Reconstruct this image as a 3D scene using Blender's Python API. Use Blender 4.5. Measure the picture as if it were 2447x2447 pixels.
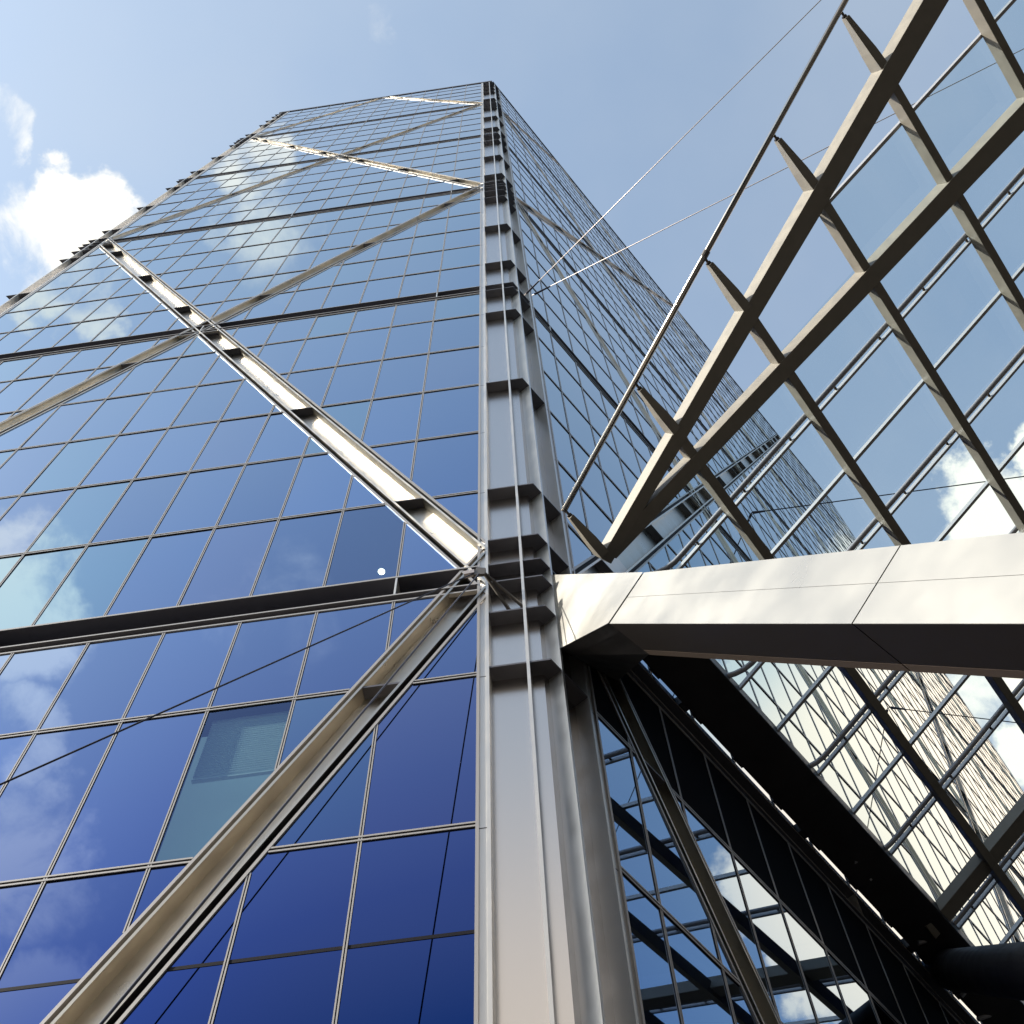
import bpy, bmesh, math, random
from mathutils import Vector as V, Matrix
random.seed(11)
for o in list(bpy.data.objects): bpy.data.objects.remove(o)
S = bpy.context.scene
COL = S.collection
EYE = 1.6                                                     # camera height above the pavement

# ------------------------------------------------------------------ camera
cam_d = bpy.data.cameras.new('camera'); cam = bpy.data.objects.new('camera', cam_d); COL.objects.link(cam)
R = ((0.99022803, 0.13493422, 0.03523084), (0.13761297, -0.90448031, -0.40370538), (-0.02260807, 0.4046086, -0.91421045))
M = Matrix(R).to_4x4(); M.translation = V((0, 0, EYE)); cam.matrix_world = M
cam_d.sensor_width = 36; cam_d.lens = 36 * 2900 / 2447; cam_d.clip_end = 5000; cam_d.clip_start = .05
S.camera = cam

# ------------------------------------------------------------------ sun, sky, exposure
SUN_AZ, SUN_EL = math.radians(197), math.radians(30)
SUN = V((math.cos(SUN_AZ) * math.cos(SUN_EL), math.sin(SUN_AZ) * math.cos(SUN_EL), math.sin(SUN_EL)))
sd = bpy.data.lights.new('sun', 'SUN'); sun = bpy.data.objects.new('sun', sd); COL.objects.link(sun)
sd.energy = 4.2; sd.angle = math.radians(.5); sd.color = (1, .93, .80)
sun.rotation_euler = (-SUN).to_track_quat('-Z', 'Y').to_euler()
S.view_settings.view_transform = 'Standard'; S.view_settings.look = 'None'
S.view_settings.exposure = 1.25; S.view_settings.gamma = 1

W = bpy.data.worlds.new('World'); S.world = W; W.use_nodes = True
nt = W.node_tree; nt.nodes.clear()
def N(t, **k):
    n = nt.nodes.new(t)
    for a, b in k.items(): setattr(n, a, b)
    return n
L = lambda a, b: nt.links.new(a, b)
out = N('ShaderNodeOutputWorld'); bg = N('ShaderNodeBackground'); L(bg.outputs[0], out.inputs[0])
sky = N('ShaderNodeTexSky', sky_type='NISHITA', sun_disc=False)
sky.sun_elevation = SUN_EL; sky.sun_rotation = math.pi / 2 - SUN_AZ
sky.altitude = 50; sky.air_density = 1.0; sky.dust_density = 1.8; sky.ozone_density = 2.5
bg.inputs['Strength'].default_value = 0.15
tc = N('ShaderNodeTexCoord')
def math_n(op, a, b=None, c=None, clamp=False):
    n = N('ShaderNodeMath', operation=op, use_clamp=clamp)
    for i, x in enumerate((a, b, c)):
        if x is None: continue
        if isinstance(x, (int, float)): n.inputs[i].default_value = x
        else: L(x, n.inputs[i])
    return n.outputs[0]
# clouds: (azimuth, elevation, inner radius, outer radius, density) in degrees
CLOUDS = [(160.5, 70.3, .8, 3.4, .95), (156.5, 70.0, .8, 3.6, .95), (160, 67, .8, 4.0, .62),
          (46.5, 47.5, 7.0, 10.5, 1.9), (40.8, 54.2, 3.0, 5.2, 1.6), (52, 57.0, .8, 3.4, 1.0), (37, 46.5, 1, 4.5, 1.0), (59.0, 51.5, .5, 4.0, .62),
          (171, 84.8, .2, 2.0, .30), (173, 69, .2, 1.8, .45),
          (-151, 77, .3, 3.0, .55), (-138, 75, .3, 3.0, .45), (-152, 67, .2, 2.2, .7), (-136, 55.5, .5, 5.0, .8),
          (-128, 46.5, .5, 4.5, .75), (-124, 41, .5, 4, .8), (-118, 60, .3, 6, .3), (-131, 51, .2, 3, .7)]
acc = None
wn = N('ShaderNodeTexNoise'); wn.inputs['Scale'].default_value = 7; wn.inputs['Detail'].default_value = 7; wn.inputs['Roughness'].default_value = .6
L(tc.outputs['Generated'], wn.inputs['Vector'])
ws = N('ShaderNodeVectorMath', operation='SUBTRACT'); L(wn.outputs['Color'], ws.inputs[0]); ws.inputs[1].default_value = (.5, .5, .5)
wm = N('ShaderNodeVectorMath', operation='SCALE'); L(ws.outputs[0], wm.inputs[0]); wm.inputs['Scale'].default_value = .17
wa = N('ShaderNodeVectorMath', operation='ADD'); L(wm.outputs[0], wa.inputs[0]); L(tc.outputs['Generated'], wa.inputs[1])
wd = N('ShaderNodeVectorMath', operation='NORMALIZE'); L(wa.outputs[0], wd.inputs[0])
nz = N('ShaderNodeTexNoise'); nz.inputs['Scale'].default_value = 14; nz.inputs['Detail'].default_value = 9
nz.inputs['Roughness'].default_value = .62; nz.inputs['Distortion'].default_value = .4
L(tc.outputs['Generated'], nz.inputs['Vector'])
for az, el, ri, ro, am in CLOUDS:
    a, e = math.radians(az), math.radians(el)
    c = (math.cos(a) * math.cos(e), math.sin(a) * math.cos(e), math.sin(e))
    d = N('ShaderNodeVectorMath', operation='DOT_PRODUCT'); L(wd.outputs[0], d.inputs[0]); d.inputs[1].default_value = c
    m = N('ShaderNodeMapRange', interpolation_type='SMOOTHSTEP'); L(d.outputs['Value'], m.inputs[0])
    m.inputs[1].default_value = math.cos(math.radians(ro)); m.inputs[2].default_value = math.cos(math.radians(ri))
    m.inputs[3].default_value = 0; m.inputs[4].default_value = am
    acc = m.outputs[0] if acc is None else math_n('MAXIMUM', acc, m.outputs[0])
shape = math_n('MULTIPLY', acc, math_n('MULTIPLY_ADD', nz.outputs['Fac'], 3.2, -.62))
mk = N('ShaderNodeMapRange', interpolation_type='SMOOTHSTEP'); L(shape, mk.inputs[0])
mk.inputs[1].default_value = .22; mk.inputs[2].default_value = .85
# thin high veil
nz2 = N('ShaderNodeTexNoise'); nz2.inputs['Scale'].default_value = 2.3; nz2.inputs['Detail'].default_value = 6
L(tc.outputs['Generated'], nz2.inputs['Vector'])
veil = N('ShaderNodeMapRange', interpolation_type='SMOOTHSTEP'); L(nz2.outputs['Fac'], veil.inputs[0])
veil.inputs[1].default_value = .3; veil.inputs[2].default_value = .75; veil.inputs[3].default_value = .16; veil.inputs[4].default_value = .36
tint = N('ShaderNodeMix', data_type='RGBA', blend_type='MULTIPLY'); tint.inputs[0].default_value = 1; L(sky.outputs[0], tint.inputs[6]); tint.inputs[7].default_value = (.98, 1, .89, 1)
mv = N('ShaderNodeMix', data_type='RGBA'); hz = N('ShaderNodeVectorMath', operation='DOT_PRODUCT'); L(tc.outputs['Generated'], hz.inputs[0])
_a, _e = math.radians(-97), math.radians(34); hz.inputs[1].default_value = (math.cos(_a) * math.cos(_e), math.sin(_a) * math.cos(_e), math.sin(_e))  # unseen warm haze patch, added to brighten the column foot by reflection
hr = N('ShaderNodeMapRange', interpolation_type='SMOOTHSTEP'); L(hz.outputs['Value'], hr.inputs[0])
hr.inputs[1].default_value = math.cos(math.radians(21)); hr.inputs[2].default_value = math.cos(math.radians(6)); hr.inputs[4].default_value = .9
L(veil.outputs[0], mv.inputs[0])
mh = N('ShaderNodeMix', data_type='RGBA'); L(hr.outputs[0], mh.inputs[0]); L(mv.outputs[2], mh.inputs[6]); mh.inputs[7].default_value = (3.3, 3.0, 2.6, 1); L(tint.outputs[2], mv.inputs[6])
mv.inputs[7].default_value = (2.25, 2.35, 2.38, 1)
mx = N('ShaderNodeMix', data_type='RGBA'); L(mk.outputs[0], mx.inputs[0]); L(mh.outputs[2], mx.inputs[6])
cb = N('ShaderNodeVectorMath', operation='DOT_PRODUCT'); L(tc.outputs['Generated'], cb.inputs[0])
_a, _e = math.radians(45.5), math.radians(46.5); cb.inputs[1].default_value = (math.cos(_a) * math.cos(_e), math.sin(_a) * math.cos(_e), math.sin(_e))
cr = N('ShaderNodeMapRange', interpolation_type='SMOOTHSTEP'); L(cb.outputs['Value'], cr.inputs[0])
cr.inputs[1].default_value = math.cos(math.radians(11)); cr.inputs[2].default_value = math.cos(math.radians(6)); cr.inputs[3].default_value = 0; cr.inputs[4].default_value = 1
cs = N('ShaderNodeVectorMath', operation='SCALE'); cs.inputs[0].default_value = (3.6, 3.48, 3.12)
sx = N('ShaderNodeSeparateXYZ'); L(tc.outputs['Generated'], sx.inputs[0])
c2 = N('ShaderNodeMapRange'); L(sx.outputs[1], c2.inputs[0]); c2.inputs[1].default_value = -.2; c2.inputs[2].default_value = -.45; c2.inputs[3].default_value = 1; c2.inputs[4].default_value = 1.45
L(c2.outputs[0], cs.inputs['Scale']); cw = N('ShaderNodeMix', data_type='RGBA'); L(cr.outputs[0], cw.inputs[0]); L(cs.outputs[0], cw.inputs[6]); cw.inputs[7].default_value = (6.2, 4.75, 3.55, 1); L(cw.outputs[2], mx.inputs[7])
L(mx.outputs[2], bg.inputs['Color'])

# ------------------------------------------------------------------ materials
def mat(name, base=(.5, .5, .5), rough=.5, metal=0, aniso=0, tangent=None, noise=0, nscale=3, bump=0):
    m = bpy.data.materials.new(name); m.use_nodes = True
    t = m.node_tree; b = t.nodes['Principled BSDF']
    b.inputs['Base Color'].default_value = (*base, 1); b.inputs['Roughness'].default_value = rough
    b.inputs['Metallic'].default_value = metal
    if noise or bump:
        g = t.nodes.new('ShaderNodeTexCoord'); n = t.nodes.new('ShaderNodeTexNoise')
        n.inputs['Scale'].default_value = nscale; n.inputs['Detail'].default_value = 6
        t.links.new(g.outputs['Object'], n.inputs['Vector'])
    if noise:
        r = t.nodes.new('ShaderNodeMapRange'); t.links.new(n.outputs['Fac'], r.inputs[0])
        r.inputs[1].default_value = .3; r.inputs[2].default_value = .7
        r.inputs[3].default_value = 1 - noise; r.inputs[4].default_value = 1 + noise * .4
        x = t.nodes.new('ShaderNodeMix'); x.data_type = 'RGBA'; x.blend_type = 'MULTIPLY'; x.inputs[0].default_value = 1
        x.inputs[6].default_value = (*base, 1); t.links.new(r.outputs[0], x.inputs[7]); t.links.new(x.outputs[2], b.inputs['Base Color'])
        r2 = t.nodes.new('ShaderNodeMapRange'); t.links.new(n.outputs['Fac'], r2.inputs[0])
        r2.inputs[1].default_value = .3; r2.inputs[2].default_value = .7
        r2.inputs[3].default_value = rough * .8; r2.inputs[4].default_value = min(1, rough * 1.25); t.links.new(r2.outputs[0], b.inputs['Roughness'])
    if bump:
        bp = t.nodes.new('ShaderNodeBump'); bp.inputs['Strength'].default_value = bump; bp.inputs['Distance'].default_value = .02
        t.links.new(n.outputs['Fac'], bp.inputs['Height']); t.links.new(bp.outputs[0], b.inputs['Normal'])
    if aniso:
        b.inputs['Anisotropic'].default_value = aniso
        c = t.nodes.new('ShaderNodeCombineXYZ')
        for i in range(3): c.inputs[i].default_value = tangent[i]
        t.links.new(c.outputs[0], b.inputs['Tangent'])
    return m
def facade_glass(name, clear=0, k=1.0):
    m = bpy.data.materials.new(name); m.use_nodes = True; t = m.node_tree; t.nodes.remove(t.nodes['Principled BSDF'])
    lw = t.nodes.new('ShaderNodeLayerWeight'); lw.inputs['Blend'].default_value = .5
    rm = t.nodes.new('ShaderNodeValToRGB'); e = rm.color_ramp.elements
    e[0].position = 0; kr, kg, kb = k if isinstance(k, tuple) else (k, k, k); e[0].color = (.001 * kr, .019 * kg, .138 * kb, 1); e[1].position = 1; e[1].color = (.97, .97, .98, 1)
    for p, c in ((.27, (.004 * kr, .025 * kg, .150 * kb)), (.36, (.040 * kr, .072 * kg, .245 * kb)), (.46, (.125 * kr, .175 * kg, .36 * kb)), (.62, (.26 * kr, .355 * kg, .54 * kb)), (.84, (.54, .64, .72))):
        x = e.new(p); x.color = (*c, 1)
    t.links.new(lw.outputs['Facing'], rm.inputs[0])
    g = t.nodes.new('ShaderNodeBsdfGlossy'); g.inputs['Roughness'].default_value = .012; t.links.new(rm.outputs[0], g.inputs[0])
    o = t.nodes['Material Output']; last = g
    if clear:
        tr = t.nodes.new('ShaderNodeBsdfTransparent'); tr.inputs[0].default_value = (.62, .80, .80, 1)
        x = t.nodes.new('ShaderNodeMixShader'); x.inputs[0].default_value = 1 - clear
        t.links.new(tr.outputs[0], x.inputs[1]); t.links.new(g.outputs[0], x.inputs[2]); last = x
    t.links.new(last.outputs[0], o.inputs[0])
    return m
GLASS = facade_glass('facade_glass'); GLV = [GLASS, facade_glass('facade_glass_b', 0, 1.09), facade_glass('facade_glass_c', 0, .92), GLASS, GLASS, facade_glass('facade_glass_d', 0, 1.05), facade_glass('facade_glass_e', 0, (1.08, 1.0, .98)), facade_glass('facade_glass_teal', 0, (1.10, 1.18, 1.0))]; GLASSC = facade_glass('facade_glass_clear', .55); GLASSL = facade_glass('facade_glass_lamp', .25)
def roof_glass():
    m = bpy.data.materials.new('roof_glass'); m.use_nodes = True; t = m.node_tree; t.nodes.remove(t.nodes['Principled BSDF'])
    tr = t.nodes.new('ShaderNodeBsdfTransparent'); tr.inputs[0].default_value = (.84, .92, .94, 1)
    gl = t.nodes.new('ShaderNodeBsdfGlossy'); gl.inputs['Roughness'].default_value = .02
    lw = t.nodes.new('ShaderNodeLayerWeight'); lw.inputs[0].default_value = .5; pw = t.nodes.new('ShaderNodeMath'); pw.operation = 'POWER'; t.links.new(lw.outputs['Facing'], pw.inputs[0]); pw.inputs[1].default_value = 5; fr = t.nodes.new('ShaderNodeMath'); fr.operation = 'MULTIPLY_ADD'; t.links.new(pw.outputs[0], fr.inputs[0]); fr.inputs[1].default_value = .9; fr.inputs[2].default_value = .05
    x = t.nodes.new('ShaderNodeMixShader'); t.links.new(fr.outputs[0], x.inputs[0]); t.links.new(tr.outputs[0], x.inputs[1]); t.links.new(gl.outputs[0], x.inputs[2])
    t.links.new(x.outputs[0], t.nodes['Material Output'].inputs[0]); return m
ROOFG = roof_glass()
FRAME = mat('anodised_frame', (.38, .36, .35), .42, .55)
GAP = mat('dark_gasket', (.010, .010, .016), .6); GAP.node_tree.nodes['Principled BSDF'].inputs['Specular IOR Level'].default_value = .1
FIN = mat('fin_steel', (.60, .585, .57), .38, .75, noise=.06, nscale=2)
SHELFM = mat('shelf_steel', (.10, .10, .12), .5, .5)
WALL = mat('dark_wall', (.06, .06, .07), .8)
PAINT = mat('painted_steel', (.20, .184, .16), .5, .0, noise=.10, nscale=4)
BAR = mat('glazing_bar_metal', (.42, .42, .44), .4, .6)
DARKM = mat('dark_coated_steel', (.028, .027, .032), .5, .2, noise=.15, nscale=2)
GALV = mat('galvanised_pipe', (.30, .30, .34), .5, .4)
ROD = mat('polished_rod', (.36, .34, .33), .26, 1)
CABLE = mat('cable_steel', (.42, .37, .36), .45, .6)
CABLED = mat('cable_dark', (.03, .03, .05), .5, .3)
CAST = mat('cast_clamp', (.10, .09, .085), .5, .5)

# ------------------------------------------------------------------ helpers
class MB:
    def __init__(s): s.v = []; s.f = []; s.m = []; s.mats = []
    def mi(s, m):
        if m not in s.mats: s.mats.append(m)
        return s.mats.index(m)
    def hexa(s, p, m):                                       # 8 corners: bottom ring 0-3, top ring 4-7
        b = len(s.v); s.v += [tuple(x) for x in p]; k = s.mi(m)
        for f in ((0, 1, 2, 3), (4, 5, 6, 7), (0, 1, 5, 4), (1, 2, 6, 5), (2, 3, 7, 6), (3, 0, 4, 7)):
            s.f.append(tuple(b + i for i in f)); s.m.append(k)
    def box(s, o, x, y, z, m):
        s.hexa([o, o + x, o + x + y, o + y, o + z, o + x + z, o + x + y + z, o + y + z], m)
    def poly(s, pts, m):
        b = len(s.v); s.v += [tuple(x) for x in pts]; s.f.append(tuple(range(b, b + len(pts)))); s.m.append(s.mi(m))
    def prism(s, pts, e, m):
        n = len(pts); b = len(s.v); s.v += [tuple(x) for x in pts] + [tuple(x + e) for x in pts]; k = s.mi(m)
        s.f.append(tuple(range(b, b + n))); s.m.append(k); s.f.append(tuple(range(b + n, b + 2 * n))); s.m.append(k)
        for i in range(n):
            j = (i + 1) % n; s.f.append((b + i, b + j, b + n + j, b + n + i)); s.m.append(k)
    def tube(s, pts, r, m, n=12, r2=None):
        k = s.mi(m); rings = []
        up = None
        for i, p in enumerate(pts):
            d = (pts[min(i + 1, len(pts) - 1)] - pts[max(i - 1, 0)]).normalized()
            a = d.cross(V((0, 0, 1)) if abs(d.z) < .95 else V((1, 0, 0))).normalized(); c = d.cross(a)
            rr = r if r2 is None else r + (r2 - r) * i / (len(pts) - 1)
            b = len(s.v)
            for j in range(n):
                t = 2 * math.pi * j / n; s.v.append(tuple(p + (a * math.cos(t) + c * math.sin(t)) * rr))
            rings.append(b)
        for i in range(len(rings) - 1):
            for j in range(n):
                s.f.append((rings[i] + j, rings[i] + (j + 1) % n, rings[i + 1] + (j + 1) % n, rings[i + 1] + j)); s.m.append(k)
        s.f.append(tuple(rings[0] + j for j in range(n))); s.m.append(k)
        s.f.append(tuple(rings[-1] + j for j in range(n))); s.m.append(k)
    def build(s, name, parent=None, smooth=False, bevel=0, recalc=True):
        me = bpy.data.meshes.new(name); me.from_pydata(s.v, [], s.f)
        for m in s.mats: me.materials.append(m)
        me.polygons.foreach_set('material_index', s.m)
        if recalc:
            bm = bmesh.new(); bm.from_mesh(me); bmesh.ops.recalc_face_normals(bm, faces=bm.faces); bm.to_mesh(me); bm.free()
        if smooth:
            for p in me.polygons: p.use_smooth = len(p.vertices) == 4
        o = bpy.data.objects.new(name, me); COL.objects.link(o)
        if parent: o.parent = parent
        if bevel:
            b = o.modifiers.new('bevel', 'BEVEL'); b.width = bevel; b.segments = 2; b.limit_method = 'ANGLE'
        return o
def tag(o, label=None, cat=None, group=None, kind=None):
    for k, x in (('label', label), ('category', cat), ('group', group), ('kind', kind)):
        if x: o[k] = x
    return o
def root(name, label, cat, group=None):
    o = bpy.data.objects.new(name, None); COL.objects.link(o); o.empty_display_size = .3
    return tag(o, label, cat, group)

# ------------------------------------------------------------------ tower frame of reference
FH, Z0 = 4.0, -1.5475780250448827
MW = 1.5134
zf = lambda n: FH * (n + Z0) + EYE
EL = V((-1.69756, 10.76008, 0)); ER = V((.242266, 11.856348, 0))
AZ = 1.0065258
U = V((math.cos(AZ), math.sin(AZ), 0)); VV = V((U.y, -U.x, 0)); UP = V((0, 0, 1))
SL, SR = 21.44, 64.4
TOP = 37
class Face:
    def __init__(s, o, d, n, w, edge, length): s.o, s.d, s.n, s.w, s.edge, s.len = o, d, n, w, edge, length
    def p(s, a, b, z): return s.o + s.d * a + s.n * b + UP * z       # along, outwards, height
LEFT = Face(EL, V((-1, 0, 0)), V((0, -1, 0)), MW, 1.08341 * MW, SL)
RIGHT = Face(ER, U, VV, 1.52096, .6265 * 1.52096, SR)
LEFT.mull = [LEFT.edge + i * LEFT.w for i in range(13)]
RIGHT.mull = [RIGHT.edge + i * RIGHT.w for i in range(42) if RIGHT.edge + i * RIGHT.w < SR - .3]
LEDGES = (7, 13, 19, 25, 31)
HW = .50                                                            # half width of a brace, frame to frame
def braces(bays, off, pitch):
    r = []
    for k in range(bays):
        a0, a1 = off + k * pitch, off + (k + 1) * pitch; am = (a0 + a1) / 2
        for n in (7, 19): r += [((a0, n), (a1, n + 12), 0), ((a1, n), (a0, n + 12), 1)]
        r += [((a0, 31), (am, 37), 0), ((a1, 31), (am, 37), 1), ((am, 1.1), (a0, 7), 1), ((am, 1.1), (a1, 7), 0)]
    return r
LEFT.br = braces(1, -.2, SL + .4)
RIGHT.br = braces(3, -.2, (SR + .4) / 3)
def clip(poly, a, b, c):                                            # keep a*x+b*y >= c
    r = []
    for i in range(len(poly)):
        p, q = poly[i], poly[(i + 1) % len(poly)]
        dp, dq = a * p[0] + b * p[1] - c, a * q[0] + b * q[1] - c
        if dp >= 0: r.append(p)
        if (dp > 0) != (dq > 0) and dp != dq and (dp * dq < 0):
            t = dp / (dp - dq); r.append((p[0] + (q[0] - p[0]) * t, p[1] + (q[1] - p[1]) * t))
    return r
def area(p): return abs(sum(p[i][0] * p[(i + 1) % len(p)][1] - p[(i + 1) % len(p)][0] * p[i][1] for i in range(len(p)))) / 2
def brace_lines(f):
    for (a0, n0), (a1, n1), kind in f.br:
        z0, z1 = zf(n0), zf(n1); dx, dz = a1 - a0, z1 - z0; l = math.hypot(dx, dz)
        yield a0, z0, a1, z1, dx / l, dz / l, l, kind
def cut_poly(f, poly):                                              # remove the brace strips from a pane
    ps = [poly]
    for a0, z0, a1, z1, ux, uz, l, k in brace_lines(f):
        nx, nz = -uz, ux; c = nx * a0 + nz * z0; lo = ux * a0 + uz * z0
        nxt = []
        for p in ps:
            along = [ux * q[0] + uz * q[1] - lo for q in p]
            if max(along) < -.6 or min(along) > l + .6: nxt.append(p); continue
            for s in (1, -1):
                q = clip(p, s * nx, s * nz, s * c + HW)
                if len(q) > 2 and area(q) > .004: nxt.append(q)
        ps = nxt
    return ps
def cut_seg(f, a, z, vertical, lo, hi):                             # remove the brace strips from a mullion or transom line
    iv = [(lo, hi)]
    for a0, z0, a1, z1, ux, uz, l, k in brace_lines(f):
        if vertical:
            if not min(a0, a1) - .6 <= a <= max(a0, a1) + .6: continue
            m = z0 + (a - a0) * uz / ux; w = HW / abs(ux)
        else:
            if not min(z0, z1) - .3 <= z <= max(z0, z1) + .3: continue
            m = a0 + (z - z0) * ux / uz; w = HW / abs(uz)
        n = []
        for p, q in iv:
            if m + w <= p or m - w >= q: n.append((p, q)); continue
            if m - w > p: n.append((p, m - w))
            if m + w < q: n.append((m + w, q))
        iv = n
    if vertical:
        for n_ in LEDGES:
            nn = []
            for p, q in iv:
                b0, b1 = zf(n_) - LB, zf(n_) + LT
                if b1 <= p or b0 >= q: nn.append((p, q)); continue
                if b0 > p: nn.append((p, b0))
                if b1 < q: nn.append((b1, q))
            iv = nn
    return [x for x in iv if x[1] - x[0] > .03]
LB, LT = .94, .14                                                    # ledge opening below / above its storey line
tower = root('office_tower', 'tall blue glass office tower with diagonal steel bracing and exposed corner column', 'building')

# ---- panes
def px(p):
    q = M.inverted() @ p
    return (q.x / -q.z, q.y / -q.z) if q.z < -.1 else None
see = bpy.data.objects
cells = []
for f in (LEFT, RIGHT):
    cols = [0] + f.mull + [f.len]
    for i in range(len(cols) - 1):
        for n in range(1, TOP):
            zlo = zf(n) + (LT if n in LEDGES else 0) if n > 1 else zf(1.15)
            zhi = zf(n + 1) - (LB if n + 1 in LEDGES else 0)
            rng = random.Random(i * 131 + n * 7 + (5000 if f is RIGHT else 0))
            ta, tb = rng.gauss(0, .0016 if f is LEFT else .0003), rng.gauss(0, .0016 if f is LEFT else .0003)
            am, zm = (cols[i] + cols[i + 1]) / 2, (zlo + zhi) / 2
            for q in cut_poly(f, [(cols[i], zlo), (cols[i + 1], zlo), (cols[i + 1], zhi), (cols[i], zhi)]):
                pts = [f.p(a, -.02 + ta * (a - am) + tb * (z - zm), z) for a, z in q]
                sc = [px(p) for p in pts]; ar = 0
                if all(sc):
                    cx, cy = sum(p[0] for p in sc) / len(sc), sum(p[1] for p in sc) / len(sc)
                    if abs(cx) < .46 and abs(cy) < .46 and f is LEFT: ar = area(sc)
                cells.append((ar, f, i, n, pts))
cells.sort(key=lambda c: -c[0])
DPANEL = mat('dark_panel_glass', (.003, .003, .005), .8); DPANEL.node_tree.nodes['Principled BSDF'].inputs['Specular IOR Level'].default_value = .03
rest = MB(); dpan = MB()
for k, (ar, f, i, n, pts) in enumerate(cells):
    m = GLASS if f is RIGHT else GLASSC if (i, n) == (2, 5) else GLASSL if (i, n) == (1, 7) else GLV[random.Random(i * 77 + n * 13).randrange(8)]
    if k < 100:
        b = MB(); b.poly(pts, m); b.build('window_pane', tower, recalc=False)
    elif f is RIGHT and n == 6: dpan.poly(pts, DPANEL)
    else: rest.poly(pts, m)
tag(rest.build('window_panes', tower, recalc=False), kind='stuff')

tag(dpan.build('spandrel_panels', tower, recalc=False), 'dark opaque panel row under the girder', kind='stuff')
# ---- mullions and transoms: two light bars with a dark gasket between
def mullion(f, a):
    b = MB(); any_ = False
    for z0, z1 in cut_seg(f, a, None, True, zf(1.1), zf(TOP)):
        b.box(f.p(a - .030, -.075, z0), f.d * .060, f.n * .064, UP * (z1 - z0), GAP)
        for da in (-.030, .009): b.box(f.p(a + da, -.0108, z0), f.d * .021, f.n * .010, UP * (z1 - z0), FRAME)
        any_ = True
    if any_: b.build('mullion', tower)
def transom(f, z):
    b = MB()
    for a0, a1 in cut_seg(f, None, z, False, 0, f.len):
        b.box(f.p(a0, -.08, z - .056), f.d * (a1 - a0), f.n * .073, UP * .112, GAP)
        for dz in (-.056, .022): b.box(f.p(a0, -.0068, z + dz), f.d * (a1 - a0), f.n * .012, UP * .034, FRAME)
    if b.v: b.build('transom', tower)
for f in (LEFT, RIGHT):
    for a in f.mull: mullion(f, a)
    for n in range(2, TOP):
        if n not in LEDGES: transom(f, zf(n))
# butt joint halfway up the tall bottom panes
b = MB()
for a0, a1 in cut_seg(LEFT, None, zf(4.48), False, 0, 9 * MW): b.box(LEFT.p(a0, -.06 + .035, zf(4.48) - .03), LEFT.d * (a1 - a0), LEFT.n * .012, UP * .06, GAP)
b.build('glazing_joint', tower)

# ---- ledges: recessed I beams that run round every sixth storey
def ledge(f, n):
    zt, zb = zf(n) + .08, zf(n) - .68
    b = MB()
    b.box(f.p(0, -.36, zt - .05), f.d * f.len, f.n * .385, UP * .05, SHELFM)      # upper flange
    b.box(f.p(0, -.36, zb - .05), f.d * f.len, f.n * .385, UP * .05, SHELFM)      # lower flange
    b.box(f.p(0, -.40, zb - .25), f.d * f.len, f.n * .04, UP * 1.15, SHELFM)      # web
    for z in (zt - .046, zb - .046): b.box(f.p(0, .0252, z), f.d * f.len, f.n * .006, UP * .042, FRAME)
    for z in (zf(n) + LT - .045, zf(n) - LB): b.box(f.p(0, -.08, z), f.d * f.len, f.n * .087, UP * .045, FRAME)
    o = b.build('ledge', tower)
    for k in range(1, len(f.mull), 6):
        a = f.mull[k - 1 if k > 1 else 0]
        s = MB(); s.box(f.p(a - .02, -.358, zb + .002), f.d * .04, f.n * .384, UP * (zt - zb - .054), FIN); s.build('stiffener', o)
for f in (LEFT, RIGHT):
    for n in LEDGES: ledge(f, n)
    b = MB(); b.box(f.p(-1.2, -.4, zf(TOP) - .35), f.d * (f.len + 2.4), f.n * .43, UP * .9, SHELFM)
    b.box(f.p(-1.2, .0302, zf(TOP) - .36), f.d * (f.len + 2.4), f.n * .02, UP * .05, FRAME); b.build('parapet', tower)

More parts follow.
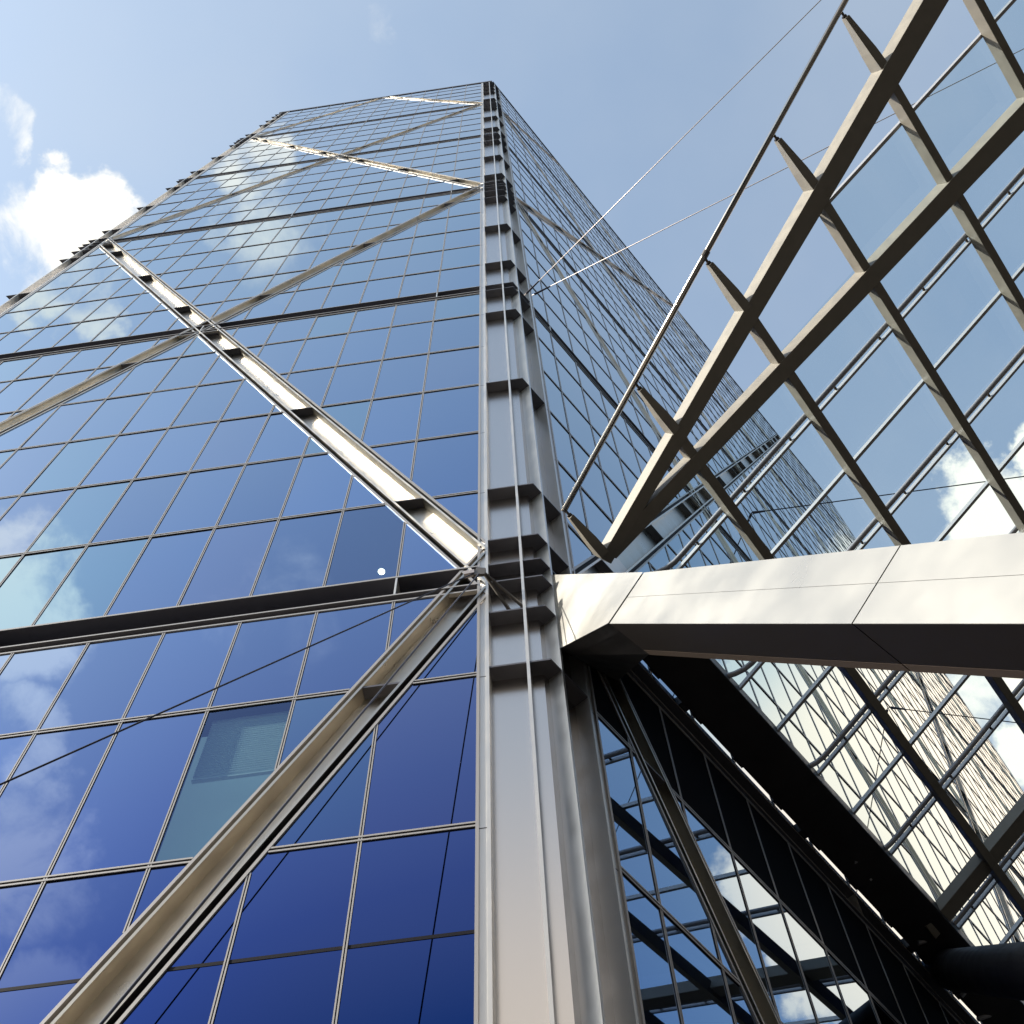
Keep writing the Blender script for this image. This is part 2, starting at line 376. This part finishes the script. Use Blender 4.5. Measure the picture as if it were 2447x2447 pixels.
# ---- diagonal braces: recessed channels with flanges and horizontal stiffeners
def steel(name, base, rough, aniso, tan, **k): return mat(name, base, rough, 1.0, aniso, tan, **k)
for f, nm in ((LEFT, 'left'), (RIGHT, 'right')):
    ms = {}
    for a0, z0, a1, z1, ux, uz, l, kind in brace_lines(f):
        t = (f.d * ux + UP * uz)                                    # along
        w = (f.d * -uz + UP * ux)                                   # across, in the plane
        if kind not in ms:
            ms[kind] = steel('brushed_steel_%s_%d' % (nm, kind), (.50, .465, .41), .34, .75, w, noise=.08, nscale=1.5)
        web = ms[kind]
        o0 = f.p(a0, 0, z0); d = .002 * kind
        lim = (-.165, f.len + .165)
        def ends(c):                                                # where a strip at offset c across stops against a column
            lo, hi = 0, l
            for (ae, first) in ((a0, True), (a1, False)):
                cut = lim[0] if ae < 0 else lim[1] if ae > f.len else None
                if cut is None: continue
                tt = (cut - a0 + c * uz) / ux
                if first: lo = tt
                else: hi = tt
            if max(z0, z1) >= zf(TOP) - .01: hi = min(hi, l - .35)
            return lo, hi
        b = MB()
        def strip(c0, c1, n0, n1, m):
            (l0, h0), (l1, h1) = ends(c0), ends(c1)
            P = lambda al, c, n: o0 + t * al + w * c + f.n * n
            b.hexa([P(l0, c0, n0), P(h0, c0, n0), P(h1, c1, n0), P(l1, c1, n0), P(l0, c0, n1), P(h0, c0, n1), P(h1, c1, n1), P(l1, c1, n1)], m)
        strip(-.345, .345, -.25 - d, -.22 - d, web)
        for s in (-1, 1):
            strip(s * .322 - .026, s * .322 + .026, -.22 - d, .028 - d, web)
            strip(s * .472 - .028, s * .472 + .028, -.08, .006 + d, FRAME)
            strip(s * .396 - .048, s * .396 + .048, -.12 - d, -.10 - d, GAP)
        o = b.build('diagonal_brace', tower)
        zs = [zf(n) for n in range(2, 38, 2)]
        for n in LEDGES: zs += [zf(n) + .05]
        for z in zs:
            if not min(z0, z1) + .3 < z < max(z0, z1) - .3: continue
            a = a0 + (z - z0) * ux / uz; h = .295 / abs(uz)
            s = MB(); sk = V((0, 0, 0))
            sh = .05 * ux / uz
            s.hexa([f.p(a - h, -.22, z), f.p(a + h, -.22, z), f.p(a + h, .012, z), f.p(a - h, .012, z),
                    f.p(a - h + sh, -.22, z + .05), f.p(a + h + sh, -.22, z + .05), f.p(a + h + sh, .012, z + .05), f.p(a - h + sh, .012, z + .05)], SHELFM)
            s.build('stiffener', o)

# ---- corner columns
CW = steel('column_steel', (.60, .56, .525), .22, .25, V((0, 0, 1)))
def column(name, P, K_in, body, fins, outline, levels):
    """body: list of plan points of the casing, fins: (base, tip), outline: shelf plan polygon"""
    zb, zt = zf(1.1), zf(TOP) - .2
    b = MB(); b.prism([V((*p, zb)) for p in body], UP * (zt - zb), CW)
    o = b.build(name, tower)
    for p, q in fins:
        p, q = V((*p, 0)), V((*q, 0)); d = (q - p); s = d.normalized().cross(UP) * .027
        f = MB(); f.hexa([p - s + UP * zb, p + s + UP * zb, q + s + UP * zb, q - s + UP * zb, p - s + UP * zt, p + s + UP * zt, q + s + UP * zt, q - s + UP * zt], FIN)
        f.build('fin', o)
    for z in levels:
        f = MB(); f.prism([V((*p, z)) for p in outline], UP * .045, SHELFM); 
        f.build('shelf', o)
    return o
lv = []
for n in (7, 19, 31): lv += [n - .48, n - .17, n + .02, n + .31]
for n in (13, 25): lv += [n - .17, n + .02]
lv += [8, 10, 12, 14, 16, 18, 20, 22, 24, 26, 28, 30, 32, 34, 36, 36.6, 35]
lv = [zf(n) for n in lv] + [zf(6.035)]
xy = lambda p: (p.x, p.y)
def q2(o, d, a, n, b): return xy(o + d * a + n * b)
# corner seen head on: left plane b = inwards (+y), right plane inwards = -VV
DEP = .28
Lp = lambda a, b: (EL.x + a, EL.y + b)
Rp = lambda s, b: xy(ER + U * s - VV * b)
sC = (DEP - (ER.y - EL.y - DEP * VV.y * 1)) / U.y
def meet(b, c):                                                      # plan corner of left plane at depth b and right plane at depth c
    base = ER - VV * c
    s = (EL.y + b - base.y) / U.y
    return xy(base + U * s)
body = [Lp(-.25, DEP), meet(DEP, DEP - .03), Rp(.25, DEP - .03), Rp(.25, 1.6), Lp(-.25, 1.6)]
fins = [(Lp(.19, DEP), Lp(.19, -.012)), (Lp(.89, DEP), Lp(.89, -.012)), (Rp(-.96, DEP - .03), Rp(-.96, -.045)), (Rp(-.24, DEP - .03), Rp(-.24, -.045))]
outline = [Lp(.217, .001), meet(0, -.03), Rp(-.262, -.031), Rp(-.262, DEP - .03), meet(DEP, DEP - .03), Lp(.217, DEP)]
column('corner_column', None, None, body, fins, outline, lv)
# cover strips between the glass and the column
for f, a0, a1, o in ((LEFT, -.165, 0, .0), (RIGHT, -.215, 0, .0), (LEFT, SL, SL + .165, 0), (RIGHT, SR, SR + .215, 0)):
    b = MB(); b.box(f.p(a0, -.16, zf(1.1)), f.d * (a1 - a0), f.n * .14, UP * (zf(TOP) - zf(1.1) - .3), FIN)
    aa = a1 - .05 if a1 == 0 else a0
    b.box(f.p(aa, -.0199, zf(1.1)), f.d * .05, f.n * .03, UP * (zf(TOP) - zf(1.1) - .3), FRAME)
    for n in range(3, TOP):
        b.box(f.p(a0 + (.0 if a1 == 0 else .05), -.0198, zf(n) - .10), f.d * (a1 - a0 - .05), f.n * .002, UP * .016, GAP)
    b.build('cover_strip', tower)
# far left corner, an acute one: its shelves stick out to a point
FLo = EL + V((-SL, 0, 0))
Kp = FLo + V((-1.50, 0, 0))
Q = lambda a, b: (FLo.x - a, FLo.y + b)
side = lambda s, b: xy(Kp + U * s + VV * b)                           # along the side wall, inwards
bc = (FLo.x - 1.0, FLo.y + DEP)
body = [Q(-.25, DEP), bc, xy(V((*bc, 0)) + U * 2.4), Q(-.25, 2.3)]
fins = [(Q(.19, DEP), Q(.19, -.012)), (Q(.89, DEP), Q(.89, -.012)), (xy(V((*bc, 0)) + U * .7), xy(V((*bc, 0)) + U * .7 - VV * .28))]
outline = [Q(.217, .001), xy(Kp), side(1.9, 0), side(1.9, DEP), bc, Q(.217, DEP)]
column('corner_column', None, None, body, fins, outline, lv)
# far end of the right face
FR = ER + U * SR
b = MB(); b.prism([FR + UP * zf(1.1) - VV * .05, FR + U * 1.3 + UP * zf(1.1) - VV * .05, FR + U * 1.3 - VV * 3 + UP * zf(1.1), FR - VV * 3 + UP * zf(1.1)], UP * (zf(TOP) - zf(1.1) - .2), FIN); b.build('corner_column', tower)
# hidden sides and roof keep the tower solid
A = [EL + V((.6, .6, 0)), EL + V((-SL - .6, .6, 0)), EL + V((-SL - .6, .6, 0)) + U * (SR + 1), ER + U * SR - VV * .6, ER - VV * .6]
b = MB(); b.prism([p + UP * zf(1.05) for p in A], UP * (zf(TOP) - zf(1.05) - .6), WALL)
core = b.build('inner_wall', tower)

# ------------------------------------------------------------------ glass roof over the passage
P0 = V((2.92845841, 9.56385465, 23.18151451 + EYE)); EC = V((2.09396978, -1.41230594, 1.1126968)); EB = V((.72924333, 1.32886163, -.02422665))
NC = V((-.34661972, .20689526, .91490389))
G = lambda i, j, h=0: P0 + EC * i + EB * j + NC * h
ec, eb = EC.normalized(), EB.normalized()
roof = root('glass_roof', 'sloping glass roof on pale steel rafters and purlins above the passage beside the tower', 'glass roof')
def beam(a0, a1, side, w0, w1, d0, d1, top, m, name, bevel=.012):
    """tapered box beam from a0 to a1 (centre line of its top), side = unit vector across"""
    b = MB(); r = []
    for p, w, d in ((a0, w0, d0), (a1, w1, d1)):
        t = p + NC * top
        r.append([t - side * w / 2 - NC * d, t + side * w / 2 - NC * d, t + side * w / 2, t - side * w / 2])
    b.hexa(r[0] + r[1], m)
    return b.build(name, roof, bevel=bevel)
# main rafter and splayed edge rafter meet at the node beside the column
eD = (EC * 1 + EB * -.5).normalized(); eS = NC.cross(eD).normalized()
if eS.dot(EB) < 0: eS = -eS
beam(G(-.95, .02), G(6.2, .30), eb, .30, .55, .34, .46, .14, PAINT, 'main_rafter')
beam(G(-1.02, .03), G(5.2, -2.62), eS, .26, .60, .34, .46, .14, PAINT, 'edge_rafter')
beam(G(-.80, 8.55) + NC * .16, G(6.2, 8.55) + NC * .05, eb, .45, .5, .30, .46, .12, PAINT, 'main_rafter')
# purlins, each with a tapered bracket reaching out past the edge rafter to the tie rod
edge_j = lambda i: .03 - .426 * (i + 1.02) if False else -.03 + (i + 1.02) * (-2.62 - .03) / 6.22
for i in range(0, 6):
    j0 = edge_j(i) + .0
    b = beam(G(i, j0 + .12), G(i, 16), ec, .205, .205, .33, .33, .13, PAINT, 'purlin')
TIP = lambda i: -.76 - .486 * (i + 1.03)
def bracket(i):
    j1, j0 = edge_j(i) - .02, TIP(i) + .06
    b = MB()
    tip, mid, end = G(i, j0), G(i, j0 + (j1 - j0) * .62), G(i, j1)
    def ring(p, w, d): return [p - ec * w / 2 + NC * (.13 - d), p + ec * w / 2 + NC * (.13 - d), p + ec * w / 2 + NC * .13, p - ec * w / 2 + NC * .13]
    r0, r1, r2 = ring(tip, .11, .13), ring(mid, .20, .30), ring(end, .21, .38)
    b.hexa(r0 + r1, PAINT); b.hexa(r1 + r2, PAINT)
    o = b.build('bracket', roof)
    c = MB(); p = tip + NC * .09
    c.tube([p - eb * .12, p + eb * .04], .028, CAST, 8); c.tube([p - eb * .02 - ec * .05, p - eb * .02 + ec * .05], .03, CAST, 8); c.build('pin_joint', o)
for i in range(-1, 6): bracket(i)
rod_pts = [G(i, TIP(i) - .06) + NC * .09 for i in (-1.02, 2, 6.3)]
b = MB(); b.tube(rod_pts, .062, ROD, 16); rod = b.build('tie_rod', roof, smooth=True)
for i in (1.02, 4.1):
    c = MB(); p = G(i, TIP(i) - .06) + NC * .09; d = (rod_pts[2] - rod_pts[0]).normalized(); c.tube([p - d * .07, p + d * .07], .075, CAST, 12); c.build('coupler', rod)
# glazing bars up the slope; every second line is a pair with a gutter pipe between
jmax = 16
for j in range(-2, jmax):
    i0 = -.92 if j > 0 else max(-.9, (-(j + .03) / .426) - 1.02 + .1)
    i1 = 6.2
    if j in (8,): continue
    dbl = j % 2 == 1 and j > 0
    offs = (-.07, .075) if dbl else (0,)
    if j == 0: continue
    for k, of in enumerate(offs):
        a = G(i0, j) + eb * of; z = G(i1, j) + eb * of
        b = MB(); h = .075 if not dbl else .06
        if dbl and k == 0 and j > 0:
            # gutter pipe, bent at its lower end towards the girder
            g = [G(-.93, j - .40), G(-.83, j - .27), G(-.74, j - .165), G(-.66, j - .10), G(-.58, j - .07), G(-.5, j - .065), G(i1, j - .065)]
            g = [p + NC * .19 for p in g]
            b.tube(g, .062, GALV, 10); b.build('gutter_pipe', roof, smooth=True)
            c = MB()
            for q in range(12):
                p = G(-.35 + q * .55, j) + NC * .2
                c.box(p - eb * .09, ec * .05, eb * .14, NC * .03, CAST)
            c.build('pipe_clips', roof)
            continue
        b.box(a - eb * h / 2 + NC * .135, z - a, eb * h, NC * .11, BAR)
        b.build('glazing_bar', roof)
# panes, one per cell
for i in range(-1, 6):
    for j in range(-2, 15):
        lo = -.9 if i == -1 else i
        if j < edge_j(i) + .0: continue
        b = MB(); rr = random.Random(i * 31 + j)
        t = rr.gauss(0, .002)
        b.poly([G(lo, j, .25), G(i + 1, j, .25 + t), G(i + 1, j + 1, .25 + t), G(lo, j + 1, .25)], ROOFG)
        b.build('roof_pane', roof, recalc=False)

# ------------------------------------------------------------------ girder along the tower face carrying the roof
gz = 22.13 + EYE
g0, g1 = 1.62, 60
gu = V((eb.x, eb.y, 0)).normalized()
b = MB()
o_ = ER + U * g0 + VV * .06 + UP * gz
gd = (U * .992 + gu * .008).normalized()
b.box(o_, U * (g1 - g0), VV * 1.1, UP * .42, DARKM)
gird = b.build('edge_girder', None, bevel=.03)
tag(gird, 'broad dark steel girder running along the tower face under the glass roof', 'girder')
for k in range(0, 12):
    s = 3.6 + 4.54 * k
    c = MB(); c.box(ER + U * (s - .13) + VV * -.06 + UP * (gz + .02), U * .26, VV * .13, UP * .3, DARKM); c.build('tie_block', gird)
for k in range(0, 30):
    s = 2.35 + 1.52 * k
    c = MB(); c.box(ER + U * s + VV * .02 + UP * (gz + .03), U * .34, VV * .045, UP * .12, DARKM); c.build('cleat', gird)

# ------------------------------------------------------------------ inclined strut from the corner node down to the pavement
D = V((-.31806733, .4282024, .84585807)); EF = V((.66048162, -.53997827, .52171592)); EBk = V((.68014499, .7246145, -.11037077))
A0 = V((.61781177, 9.78972975, 17.21187277 + EYE))
strut = root('inclined_strut', 'massive pale metal clad strut slanting down to the right from the corner column', 'strut')
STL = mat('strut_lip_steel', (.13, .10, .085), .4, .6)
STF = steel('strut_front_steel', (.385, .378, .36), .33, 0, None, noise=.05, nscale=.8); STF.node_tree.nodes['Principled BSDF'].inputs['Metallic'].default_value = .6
STB = steel('strut_shaded_steel', (.032, .026, .026), .38, .5, EBk); STB.node_tree.nodes['Principled BSDF'].inputs['Metallic'].default_value = .8  # underside shade put into the colour, much darker than the front steel
H_, Dp = 1.03, .86
def sec(t): 
    p = A0 + D * t; return [p, p + EF * H_, p + EF * H_ + EBk * Dp, p + EBk * Dp]
def quad_panel(b, p, q, r, s, m): b.poly([p, q, r, s], m)
inner = MB(); i0, i1 = sec(-.02), sec(-21.5)
sh = lambda c: [c[0] + EF * .012 + EBk * .012, c[1] - EF * .012 + EBk * .012, c[2] - EF * .012 - EBk * .012, c[3] + EF * .012 - EBk * .012]
inner.hexa(sh(i0) + sh(i1), GAP); inner.build('core', strut)
cuts = [0, -7.25, -14.5, -21.5]
for k in range(3):
    t0, t1 = cuts[k] - (.014 if k else .03), cuts[k + 1] + .014
    a, c = sec(t0), sec(t1)
    for (lo, hi) in ((.0, .526), (.532, 1.03)):                      # two front panels with a seam between
        b = MB(); p = [x + EF * lo for x in (a[0], c[0])]; q = [x + EF * hi for x in (a[0], c[0])]
        b.prism([p[0], p[1], q[1], q[0]], EBk * .01, STF); b.build('front_panel', strut)
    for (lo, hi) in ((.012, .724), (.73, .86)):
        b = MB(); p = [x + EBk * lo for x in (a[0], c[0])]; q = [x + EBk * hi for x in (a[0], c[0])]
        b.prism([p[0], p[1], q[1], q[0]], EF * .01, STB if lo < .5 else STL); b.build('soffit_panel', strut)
    b = MB(); b.prism([a[3] + EF * .012, c[3] + EF * .012, c[2], a[2]], -EBk * .01, STF); b.build('back_panel', strut)
    b = MB(); b.prism([a[1] + EBk * .012, c[1] + EBk * .012, c[2] - EBk * .012, a[2] - EBk * .012], -EF * .01, STF); b.build('top_panel', strut)
# flared head that joins the strut to the column
f3 = V((*Rp(-.96, -.05), 0)); z1, z2 = 18.72 + EYE, 21.58 + EYE
h0 = sec(.0)
q1 = ER + U * .9 + VV * .02
b = MB()
ins = EBk * .22
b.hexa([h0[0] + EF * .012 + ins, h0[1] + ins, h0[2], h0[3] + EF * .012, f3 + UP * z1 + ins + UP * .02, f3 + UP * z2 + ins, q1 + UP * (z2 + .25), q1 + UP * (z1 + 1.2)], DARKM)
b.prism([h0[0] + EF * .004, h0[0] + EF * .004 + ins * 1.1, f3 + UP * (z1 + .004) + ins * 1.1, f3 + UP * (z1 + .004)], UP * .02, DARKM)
b.build('head_core', strut)  # shade under the head put into the dark colour too
b = MB(); fs = [h0[0], h0[1], f3 + UP * (z2 + .012), f3 + UP * (z1 - .012)]; nn = (fs[1] - fs[0]).cross(fs[3] - fs[0]).normalized(); nn = -nn if nn.dot(EBk) > 0 else nn
n_ = 14
for i in range(n_):
    for j in range(n_):
        bl_ = lambda p, q: (fs[0] * (1 - p) + fs[3] * p) * (1 - q) + (fs[1] * (1 - p) + fs[2] * p) * q
        b.poly([bl_(i / n_, j / n_) + nn * .014, bl_((i + 1) / n_, j / n_) + nn * .014, bl_((i + 1) / n_, (j + 1) / n_) + nn * .014, bl_(i / n_, (j + 1) / n_) + nn * .014], STF)
head = b.build('head_panel', strut, smooth=True, recalc=False)
bmh = bmesh.new(); bmh.from_mesh(head.data); bmesh.ops.remove_doubles(bmh, verts=bmh.verts, dist=.0005); bmh.to_mesh(head.data); bmh.free()
# dark soffit between head and girder
c = MB(); s3 = ER + U * -.2 + VV * .03
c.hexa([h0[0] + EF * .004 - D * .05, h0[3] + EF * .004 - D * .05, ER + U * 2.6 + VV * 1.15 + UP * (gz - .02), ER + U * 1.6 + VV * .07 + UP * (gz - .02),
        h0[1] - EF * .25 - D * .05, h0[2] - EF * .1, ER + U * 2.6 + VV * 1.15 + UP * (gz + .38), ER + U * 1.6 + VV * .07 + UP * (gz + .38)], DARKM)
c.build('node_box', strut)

# second strut, a dark tube further along
T0 = V((7.932, 23.247, 22.037 + EYE)); T1 = V((6.921, 16.789, 15.692 + EYE)); td = (T1 - T0)
b = MB(); b.tube([T0 + V((0, .2, .3)) * 1, T0 + td * .06, T0 + td * 2.0], .48, DARKM, 24)
ts = b.build('tubular_strut', None, smooth=True)
tag(ts, 'round dark tube strut coming down from the far end of the girder', 'strut')

# ------------------------------------------------------------------ cables
def cable(name, pts, r, m, label, group=None, clamp0=True):
    b = MB(); b.tube(pts, r, m, 8); o = b.build(name, None, smooth=True)
    tag(o, label, 'cable', group)
    if clamp0:
        d = (pts[1] - pts[0]).normalized(); c = MB()
        c.tube([pts[0] + d * .1, pts[0] + d * .75], r * 2.6, CABLED, 10, r2=r * 1.6); c.build('end_socket', o)
    return o
zc = 43.81 + EYE
cable('stay_cable', [V((-.05, 10.83, zc)), V((15.6, -1.1, zc))], .017, CABLE, 'upper thin steel cable rising steeply from the corner column across the sky', 'cables from the tower')
cable('stay_cable', [V((.225, 10.87, zc)), V((26.8, 1.8, zc))], .017, CABLE, 'lower thin steel cable from the corner column passing above the glass roof', 'cables from the tower')
cable('stay_cable', [V((10.3, 27.85, 58.7 + EYE)), V((39, 27.9, 58.7 + EYE))], .032, CABLED, 'thin dark cable seen through the glass roof just above the pale strut', 'cables from the tower')
cable('stay_cable', [V((14.6, 34.5, 49.07 + EYE)), V((27.7, 38.4, 49.07 + EYE))], .026, CABLED, 'thin dark cable seen through the glass roof below the pale strut', 'cables from the tower')
PN = V((-1.6, 10.42, 20.93 + EYE))
cable('guy_wire', [PN, V((-3.842, 6.637, 6.749 + EYE)), V((-4.6, 5.35, 2.0 + EYE))], .014, CABLED, 'thin dark wire hanging down along the lower diagonal brace', 'guy wires at the column bracket', False)
cable('guy_wire', [PN + V((-.06, .0, .05)), V((-7.253, 8.237, 12.5 + EYE)), V((-10.6, 6.93, 7.4 + EYE))], .014, CABLED, 'thin dark wire slanting left from the column bracket across the windows', 'guy wires at the column bracket', False)
br = root('cable_bracket', 'small dark steel bracket holding two wires on the corner column', 'bracket')
b = MB(); w0 = V((-1.1, 10.98, 20.5 + EYE))
for s in (-.16, .16):
    b.tube([w0 + V((s + .18, .12, -.12)), PN + V((.04, .02, .12))], .04, CAST, 8, r2=.03)
b.build('arm', br)
b = MB(); b.prism([PN + V((-.06, -.03, .2)), PN + V((.12, -.03, .12)), PN + V((.1, -.03, -.12)), PN + V((-.12, -.03, -.1))], V((0, .06, 0)), CAST); b.build('clevis_plate', br)
b = MB(); b.box(PN + V((-.30, -.05, -.06)), V((.2, 0, .02)), V((0, .1, 0)), V((0, 0, .13)), CABLE); b.build('wire_clamp', br)

# ------------------------------------------------------------------ things behind the glass
lampm = bpy.data.materials.new('lamp_glow'); lampm.use_nodes = True
pb = lampm.node_tree.nodes['Principled BSDF']; pb.inputs['Emission Color'].default_value = (1, .93, .75, 1); pb.inputs['Emission Strength'].default_value = 9
CEIL = mat('ceiling_white', (.35, .36, .38), .8)
SLAT = mat('blind_slat', (.75, .80, .80), .6)
lp = LEFT.p(1.38 * MW, -.30, zf(7.27))
b = MB(); b.tube([lp, lp + UP * .05], .085, FRAME, 20); dl = b.build('ceiling_lamp', None, smooth=True)
tag(dl, 'small bright round lamp glowing behind a window left of the corner column', 'lamp')
b = MB(); b.tube([lp - UP * .012 + LEFT.n * .0, lp - UP * .002], .07, lampm, 20); b.build('lens', dl)
# its ray back from the eye meets the pane in the middle; a ceiling strip holds it
bl = root('window_blind', 'pale half lowered venetian blind behind one window beside the lower diagonal brace', 'blind')
a0, a1 = LEFT.mull[1] + .06, LEFT.mull[2] - .06
b = MB(); z = zf(6) - .2; k = 0
while z > zf(6) - 1.75:
    b.box(LEFT.p(a0, -.24, z), LEFT.d * (a1 - a0), LEFT.n * .05, UP * .012, SLAT)
    z -= .062
b.build('slats', bl)
b = MB(); b.box(LEFT.p(a0, -.25, zf(6) - .17), LEFT.d * (a1 - a0), LEFT.n * .07, UP * .06, SLAT); b.build('head_rail', bl)
b = MB(); b.box(LEFT.p(a0, -.25, zf(6) - 1.8), LEFT.d * (a1 - a0), LEFT.n * .06, UP * .03, SLAT); b.build('bottom_rail', bl)
rm_ = mat('self_lit_wall', (.5, .55, .55), .8); rp_ = rm_.node_tree.nodes['Principled BSDF']; rp_.inputs['Emission Color'].default_value = (.55, .8, .82, 1); rp_.inputs['Emission Strength'].default_value = .14  # wall glows by itself, standing in for light in the room
b = MB(); b.box(LEFT.p(a0 - .5, -.57, zf(5) - .1), LEFT.d * (a1 - a0 + 1), LEFT.n * .02, UP * 4.1, rm_); b.build('glowing_partition', tower)

# ------------------------------------------------------------------ ground and added blocks around
PAVE = mat('paving', (.30, .23, .15), .8, noise=.2, nscale=.6)
ASPH = mat('asphalt', (.035, .035, .037), .9, noise=.2, nscale=.8)
b = MB(); b.poly([V((-1500, -1500, 0)), V((1500, -1500, 0)), V((1500, 1500, 0)), V((-1500, 1500, 0))], ASPH); g = b.build('ground', None, recalc=False); tag(g, kind='structure')
b = MB(); b.poly([V((-26, 3.5, .004)), V((2, 3.5, .004)), V((2, 10.4, .004)), V((-26, 10.4, .004))], PAVE); g = b.build('plaza_reflector', None, recalc=False); tag(g, kind='structure')  # unseen tan strip added for warm reflections in column and braces

# blocks added out of view to darken the undersides; they show in the steel
BLOCKM = mat('shade_block_wall', (.025, .024, .023), .6, noise=.3, nscale=.4)
BANDM = mat('shade_block_band', (.06, .05, .04), .8)
def block(o, x, y, h, label):
    r = root('shade_block', label, 'building', 'added light blockers around the passage')
    b = MB(); b.box(o, x, y, UP * h, BLOCKM); b.build('wall', r)
    b = MB(); xn, yn = x.normalized(), y.normalized()
    for k in range(1, int(h / 4)): b.box(o - xn * .12 - yn * .12 + UP * (k * 4), x + xn * .24, y + yn * .24, UP * .6, BANDM)
    b.build('floor_bands', r)
block(ER + VV * 21 - U * 34, U * 120, VV * 24, 40, 'added unseen dark block with floor bands, cutting low sky light on the far side of the passage')
block(V((-70, -52, 0)), V((88, 0, 0)), V((0, 25, 0)), 29, 'added unseen dark block with floor bands, cutting low sky light behind the viewer')

S.render.engine = 'CYCLES'
S.cycles.max_bounces = 10; S.cycles.transparent_max_bounces = 16; S.cycles.glossy_bounces = 6
